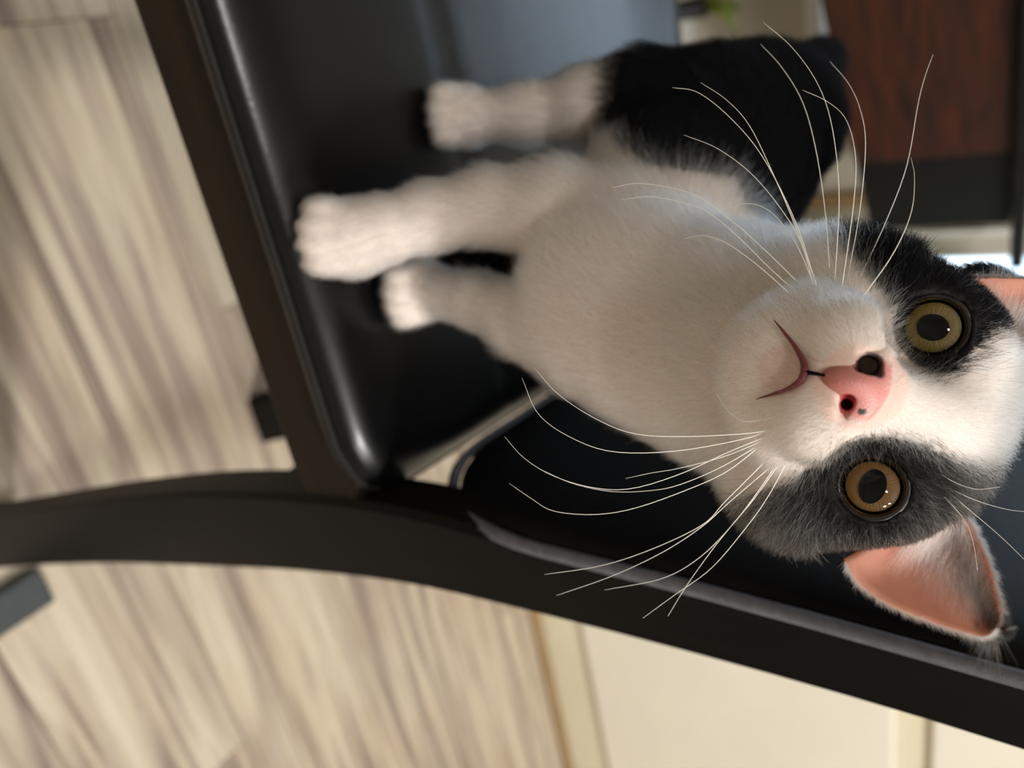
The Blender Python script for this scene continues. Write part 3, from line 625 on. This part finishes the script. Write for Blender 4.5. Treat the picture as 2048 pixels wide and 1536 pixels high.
# -------- whiskers
M_wh = plain('white_whisker', (250, 246, 238), .35, .02); kt = M_wh.node_tree
WH = [[(1591, 583), (1535, 532), (1470, 468), (1401, 417), (1308, 394), (1243, 399)], [(1605, 574), (1544, 514), (1470, 447), (1387, 389), (1285, 367), (1225, 375)], [(1590, 597), (1517, 532), (1452, 486), (1405, 471), (1368, 478)],
      [(1632, 579), (1591, 486), (1544, 426), (1498, 407), (1452, 419)], [(1628, 574), (1600, 481), (1554, 407), (1498, 343), (1433, 296), (1368, 270)], [(1637, 583), (1595, 463), (1544, 343), (1498, 250), (1452, 199), (1401, 165)],
      [(1632, 569), (1591, 444), (1526, 315), (1461, 236), (1396, 185), (1345, 175)], [(1660, 556), (1651, 430), (1632, 301), (1605, 204), (1563, 134), (1521, 88)], [(1669, 569), (1678, 393), (1665, 259), (1637, 171), (1586, 97), (1526, 44)],
      [(1683, 579), (1706, 417), (1711, 315), (1693, 241), (1656, 204), (1605, 180)], [(1693, 569), (1720, 417), (1731, 287), (1720, 218), (1697, 167), (1660, 123)], [(1706, 583), (1767, 454), (1813, 333), (1836, 208), (1850, 153), (1866, 109)], [(1716, 606), (1785, 509), (1822, 426), (1829, 356), (1822, 315)],
      [(1550, 858), (1490, 867), (1360, 873), (1263, 866), (1185, 834), (1115, 787), (1068, 735)], [(1541, 858), (1486, 878), (1350, 902), (1224, 903), (1138, 873), (1076, 827), (1044, 756)], [(1534, 872), (1452, 906), (1360, 948), (1263, 977), (1185, 975), (1107, 952), (1048, 916), (1009, 873)],
      [(1520, 889), (1440, 935), (1360, 969), (1302, 981), (1224, 983), (1146, 967), (1079, 938)], [(1528, 880), (1450, 912), (1360, 936), (1302, 946), (1251, 957)], [(1520, 892), (1450, 945), (1360, 985), (1263, 1018), (1185, 1029), (1107, 1022), (1064, 998), (1019, 967)],
      [(1534, 919), (1452, 1001), (1404, 1050), (1299, 1100), (1199, 1132), (1089, 1149)], [(1548, 928), (1462, 1001), (1404, 1053), (1324, 1105), (1224, 1152), (1113, 1191)], [(1554, 926), (1520, 977), (1464, 1050), (1399, 1115), (1324, 1157), (1209, 1180)],
      [(1575, 921), (1537, 991), (1496, 1050), (1424, 1135), (1349, 1190), (1286, 1236)], [(1560, 925), (1510, 995), (1464, 1050), (1424, 1100), (1374, 1170), (1336, 1232)],
      [(1565, 830), (1527, 839), (1486, 842), (1452, 818), (1432, 784)], [(1880, 968), (1950, 1000), (2010, 1018), (2055, 1024)], [(1884, 975), (1945, 1025), (2000, 1072), (2055, 1125)], [(1878, 982), (1925, 1035), (1945, 1080), (1955, 1140)],
      [(1955, 742), (2000, 728), (2055, 700)], [(1962, 750), (2005, 738), (2055, 730)], [(1965, 758), (2010, 762), (2055, 766)], [(1860, 930), (1900, 960), (1950, 978), (2000, 974)]]
for i, w_ in enumerate(WH):
    p0, z0 = hit(*w_[0]); z0 = z0 if z0 < .23 else .185; ln = len(w_); dz = .012 if i < 25 else -.006
    pts = [P(x, y, z0+.0015+dz*(j/(ln-1))) for j, (x, y) in enumerate(w_)]; q = spline(pts, 28); r0 = .00012 if i < 24 else .00009
    link('whisker', tube_mesh('whisker', q, list(np.linspace(r0, r0*.45, 28)), 5), M_wh, cat)
# -------- fur: hair curves rooted on the body
def sample(V, Q, NV, n, wt=None):
    T = np.concatenate([Q[:, [0, 1, 2]], Q[:, [0, 2, 3]]]); a, b, c = V[T[:, 0]], V[T[:, 1]], V[T[:, 2]]; ar = np.linalg.norm(np.cross(b-a, c-a), axis=1)
    if wt is not None: ar = ar*wt[T].mean(1)
    t = rng.choice(len(T), n, p=ar/ar.sum()); u = rng.random((n, 1)); v = rng.random((n, 1)); s_ = (u+v > 1); u = np.where(s_, 1-u, u); v = np.where(s_, 1-v, v)
    p = a[t]+u*(b[t]-a[t])+v*(c[t]-a[t]); nn = NV[T[t]]; nn = nn[:, 0]*(1-u-v)+nn[:, 1]*u+nn[:, 2]*v; return p, nn/np.linalg.norm(nn, axis=1, keepdims=True)
NOSE = Pf(-4, 85, .156); LIPA = np.concatenate(LIPS); LIPC = LIPA.mean(0)
segs = [p for p in SK if p[0] == 'c']
def flow(p):
    d = np.zeros_like(p); wsum = np.zeros(len(p))
    for s_ in segs[:-1]:
        ax_ = unit(s_[2]-s_[1]); dd = np.maximum(prim(s_, p), 0); w = np.exp(-dd/.006); d += ax_*w[:, None]; wsum += w
    d /= wsum[:, None]+1e-9
    hw = np.clip((.058-np.linalg.norm(p-HC2, axis=1))/.014, 0, 1)[:, None]
    q = p-NOSE; q = q/np.linalg.norm(q, axis=1, keepdims=True); h = q*1.0-HF*.55
    return d*(1-hw)+h*hw
def grow(p, nrm, length, lean, cols, rad, npt=5, curl=.25, fdir=None):
    n = len(p); f = flow(p) if fdir is None else fdir; f = f-nrm*(f*nrm).sum(1, keepdims=True); f /= np.linalg.norm(f, axis=1, keepdims=True)+1e-9
    f = f+cell(p, .012)*.35+cell(p, .004)*.30+rng.normal(0, .22, (n, 3)); f -= nrm*(f*nrm).sum(1, keepdims=True)*.8; f /= np.linalg.norm(f, axis=1, keepdims=True)
    L_ = (length*rng.uniform(.65, 1.25, n))[:, None]; pts = np.zeros((n, npt, 3)); le = (lean+rng.normal(0, .08, n)*lean)[:, None]
    for i in range(npt):
        t = i/(npt-1); up = np.sin(le)*t*(1-curl*t); al = np.cos(le)*t*(.75+.25*t); pts[:, i] = p+L_*(nrm*up+f*al)-nrm*.0003*(1-t)
    rr = rad[:, None]*np.linspace(1, .25, npt)[None]; return pts, rr, cols
def fur_object(name, parts, mat):
    pts = np.concatenate([a[0].reshape(-1, 3) for a in parts]); rr = np.concatenate([a[1].ravel() for a in parts]); cc = np.concatenate([a[2] for a in parts]); sizes = np.concatenate([np.full(len(a[0]), a[0].shape[1]) for a in parts])
    hc = bpy.data.hair_curves.new(name); hc.add_curves([int(x) for x in sizes])
    hc.attributes['position'].data.foreach_set('vector', pts.astype(np.float32).ravel())
    ra = hc.attributes.get('radius') or hc.attributes.new('radius', 'FLOAT', 'POINT'); ra.data.foreach_set('value', rr.astype(np.float32))
    ca = hc.attributes.new('coat', 'FLOAT_COLOR', 'CURVE'); ca.data.foreach_set('color', np.c_[cc, np.ones(len(cc))].astype(np.float32).ravel())
    hc.materials.append(mat); o = bpy.data.objects.new(name, hc); COL.objects.link(o); o.parent = cat; o['kind'] = 'stuff'; return o
kh = N('kitten_fur'); at = kh.n('ShaderNodeAttribute', attribute_name='coat'); ph = kh.n('ShaderNodeBsdfHairPrincipled', model='CHIANG', parametrization='COLOR'); kh.l(at, 'Color', ph, 'Color')
for nm_, v in (('Roughness', .35), ('Radial Roughness', .5), ('Coat', 0.0), ('Random Roughness', .2), ('IOR', 1.3)):
    if nm_ in ph.inputs: ph.inputs[nm_].default_value = v
sp_ = kh.n('ShaderNodeSeparateColor'); kh.l(at, 'Color', sp_, 0); mr = kh.n('ShaderNodeMapRange'); mr.inputs[1].default_value = .008; mr.inputs[2].default_value = .09; kh.l(sp_, 1, mr, 0)
dd = kh.n('ShaderNodeBsdfDiffuse'); kh.l(at, 'Color', dd, 'Color'); hm = kh.n('ShaderNodeMixShader'); kh.l(mr, 0, hm, 0); kh.l(dd, 0, hm, 1); kh.l(ph, 0, hm, 2); kh.l(hm, 0, kh.out, 0)
def clear(p, nrm):                                       # bare places: eye openings, nose leather, lip line, soles
    ce = np.min([np.linalg.norm(p-c, axis=1) for c in EC], 0); ok = ce > ER+.0012
    for c, (ex, ey, ez) in zip(EC, EYES):
        g = unit(-ray(ex, ey)); q = p-c; al = q@g; rd = np.linalg.norm(q-al[:, None]*g, axis=1); ok &= ~((rd < .0076) & (al > 0))
    near = np.linalg.norm(p-LIPC, axis=1) < .016; dl = np.ones(len(p)); dl[near] = np.linalg.norm(p[near][:, None]-LIPA[None], axis=2).min(1); ok &= dl > .0008
    ok &= nsdf(p) > .0003; ok &= p[:, 2] > SEAT+.0015; return ok
hw_of = lambda p: np.maximum(np.clip((.058-np.linalg.norm(p-HC2, axis=1))/.012, 0, 1), np.clip((.050-np.linalg.norm(p-HEADC, axis=1))/.01, 0, 1)*((p-HEADC)@HM[1] < .012))
hv = hw_of(V); dens = (1+1.6*hv+.8*np.clip((SEAT+.05-V[:, 2])/.03, 0, 1))*np.where(hv > .5, np.clip((NV@HF+.7), .4, 1), 1)
p, nr = sample(V, Q, NV, 330000, dens); ok = clear(p, nr); p, nr = p[ok], nr[ok]; hw = hw_of(p)
dn = np.linalg.norm(p-NOSE, axis=1); ce = np.min([np.linalg.norm(p-c, axis=1) for c in EC], 0)
ln = np.interp(dn, [.006, .014, .030, .050, .07], [.0014, .0030, .0052, .0075, .0085]); ln = np.minimum(ln, np.interp(ce, [.0103, .0125, .0165], [.0020, .0042, .02]))
low = np.clip((p[:, 2]-SEAT)/.07, 0, 1); ln = ln*hw+(.0030+.0062*low)*(1-hw)
qh = (p-HEADC)@HM.T; ln = np.where((np.abs(qh[:, 0]) > .020) & (qh[:, 1] < .004), np.minimum(ln, .0032), ln)
lean = np.interp(dn, [.006, .03, .06], [.36, .38, .48])*hw+.50*(1-hw); rad = np.interp(ln, [.001, .008], [.000040, .000052])*hw+.000068*(1-hw)
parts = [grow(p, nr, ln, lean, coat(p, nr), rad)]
NVn = grad(VN, 1e-4, nsdf); up_ = np.clip((62-((np.stack(proj(VN)[:2], 1)-[EX, EY])@FB))/14, 0, 1)*(NOSEW < .05)+1e-7
p, nr = sample(VN, QN, NVn, 2600, up_); parts.append(grow(p, nr, np.full(len(p), .0013), np.full(len(p), .40), np.tile([.84, .64, .58], (len(p), 1))*rng.uniform(.85, 1.1, (len(p), 1)), np.full(len(p), .00003), fdir=np.tile(-HD, (len(p), 1))))
# fur on the ears: white fringe round the rim, dark coat behind, tufts inside
for e_, G in enumerate(EARS):
    nu, nv = G.shape[:2]; outer = (.05, .046, .042) if e_ else (.06, .055, .05)
    du = np.gradient(G, axis=0); dv = np.gradient(G, axis=1); nrm = np.cross(du, dv); nrm /= np.linalg.norm(nrm, axis=2, keepdims=True)+1e-12
    if (nrm.mean((0, 1)) @ CF) < 0: nrm = -nrm          # outward of the back of the ear
    def at_(u, v, A):
        i = np.clip(u*(nu-1), 0, nu-1.001); j = np.clip(v*(nv-1), 0, nv-1.001); i0, j0 = i.astype(int), j.astype(int); a, b = (i-i0)[:, None], (j-j0)[:, None]
        return A[i0, j0]*(1-a)*(1-b)+A[i0+1, j0]*a*(1-b)+A[i0, j0+1]*(1-a)*b+A[i0+1, j0+1]*a*b
    n = 9000; u, v = rng.random(n), rng.random(n); p, nr = at_(u, v, G), at_(u, v, nrm); fd = at_(u, v, du)
    parts.append(grow(p+nr*.0006, nr, np.full(n, .0040), np.full(n, .45), np.tile(outer, (n, 1))*(1+rng.normal(0, .3, (n, 1))), np.full(n, .00005), fdir=fd))
    n = 5000; u = rng.random(n)*.93; sd = rng.random(n) < .5; v = np.where(sd, .004, .996); p, nr = at_(u, v, G), at_(u, v, nrm); out = at_(u, v, dv)*np.where(sd, -1, 1)[:, None]; out /= np.linalg.norm(out, axis=1, keepdims=True)
    fd = at_(u, v, du); fd /= np.linalg.norm(fd, axis=1, keepdims=True)+1e-12
    cc = np.where(sd[:, None], [[.85, .80, .74]], [[.30, .27, .24]]) if not e_ else np.tile([.10, .08, .07], (n, 1))
    parts.append(grow(p, unit(out.mean(0))*.0+out, np.full(n, .0012 if e_ else .0024), np.full(n, .55), cc, np.full(n, .00004), fdir=fd+nr*.2*rng.normal(0, 1, (n, 1))))
    n = 2600; u = rng.random(n)**1.2*.88; v = 1-rng.random(n)**1.4*.46; p, nr = at_(u, v, G), at_(u, v, nrm); fd = -at_(u, v, dv); fd /= np.linalg.norm(fd, axis=1, keepdims=True); du_ = at_(u, v, du); du_ /= np.linalg.norm(du_, axis=1, keepdims=True)+1e-12
    parts.append(grow(p-nr*.0006, -nr, np.full(n, .0125), np.full(n, .42), np.where(rng.random((n, 1)) < .72, [[.66, .60, .54]], [[.12, .10, .09]]), np.full(n, .00005), npt=6, fdir=fd+du_*.55))
fur_object('fur', parts, kh.m)
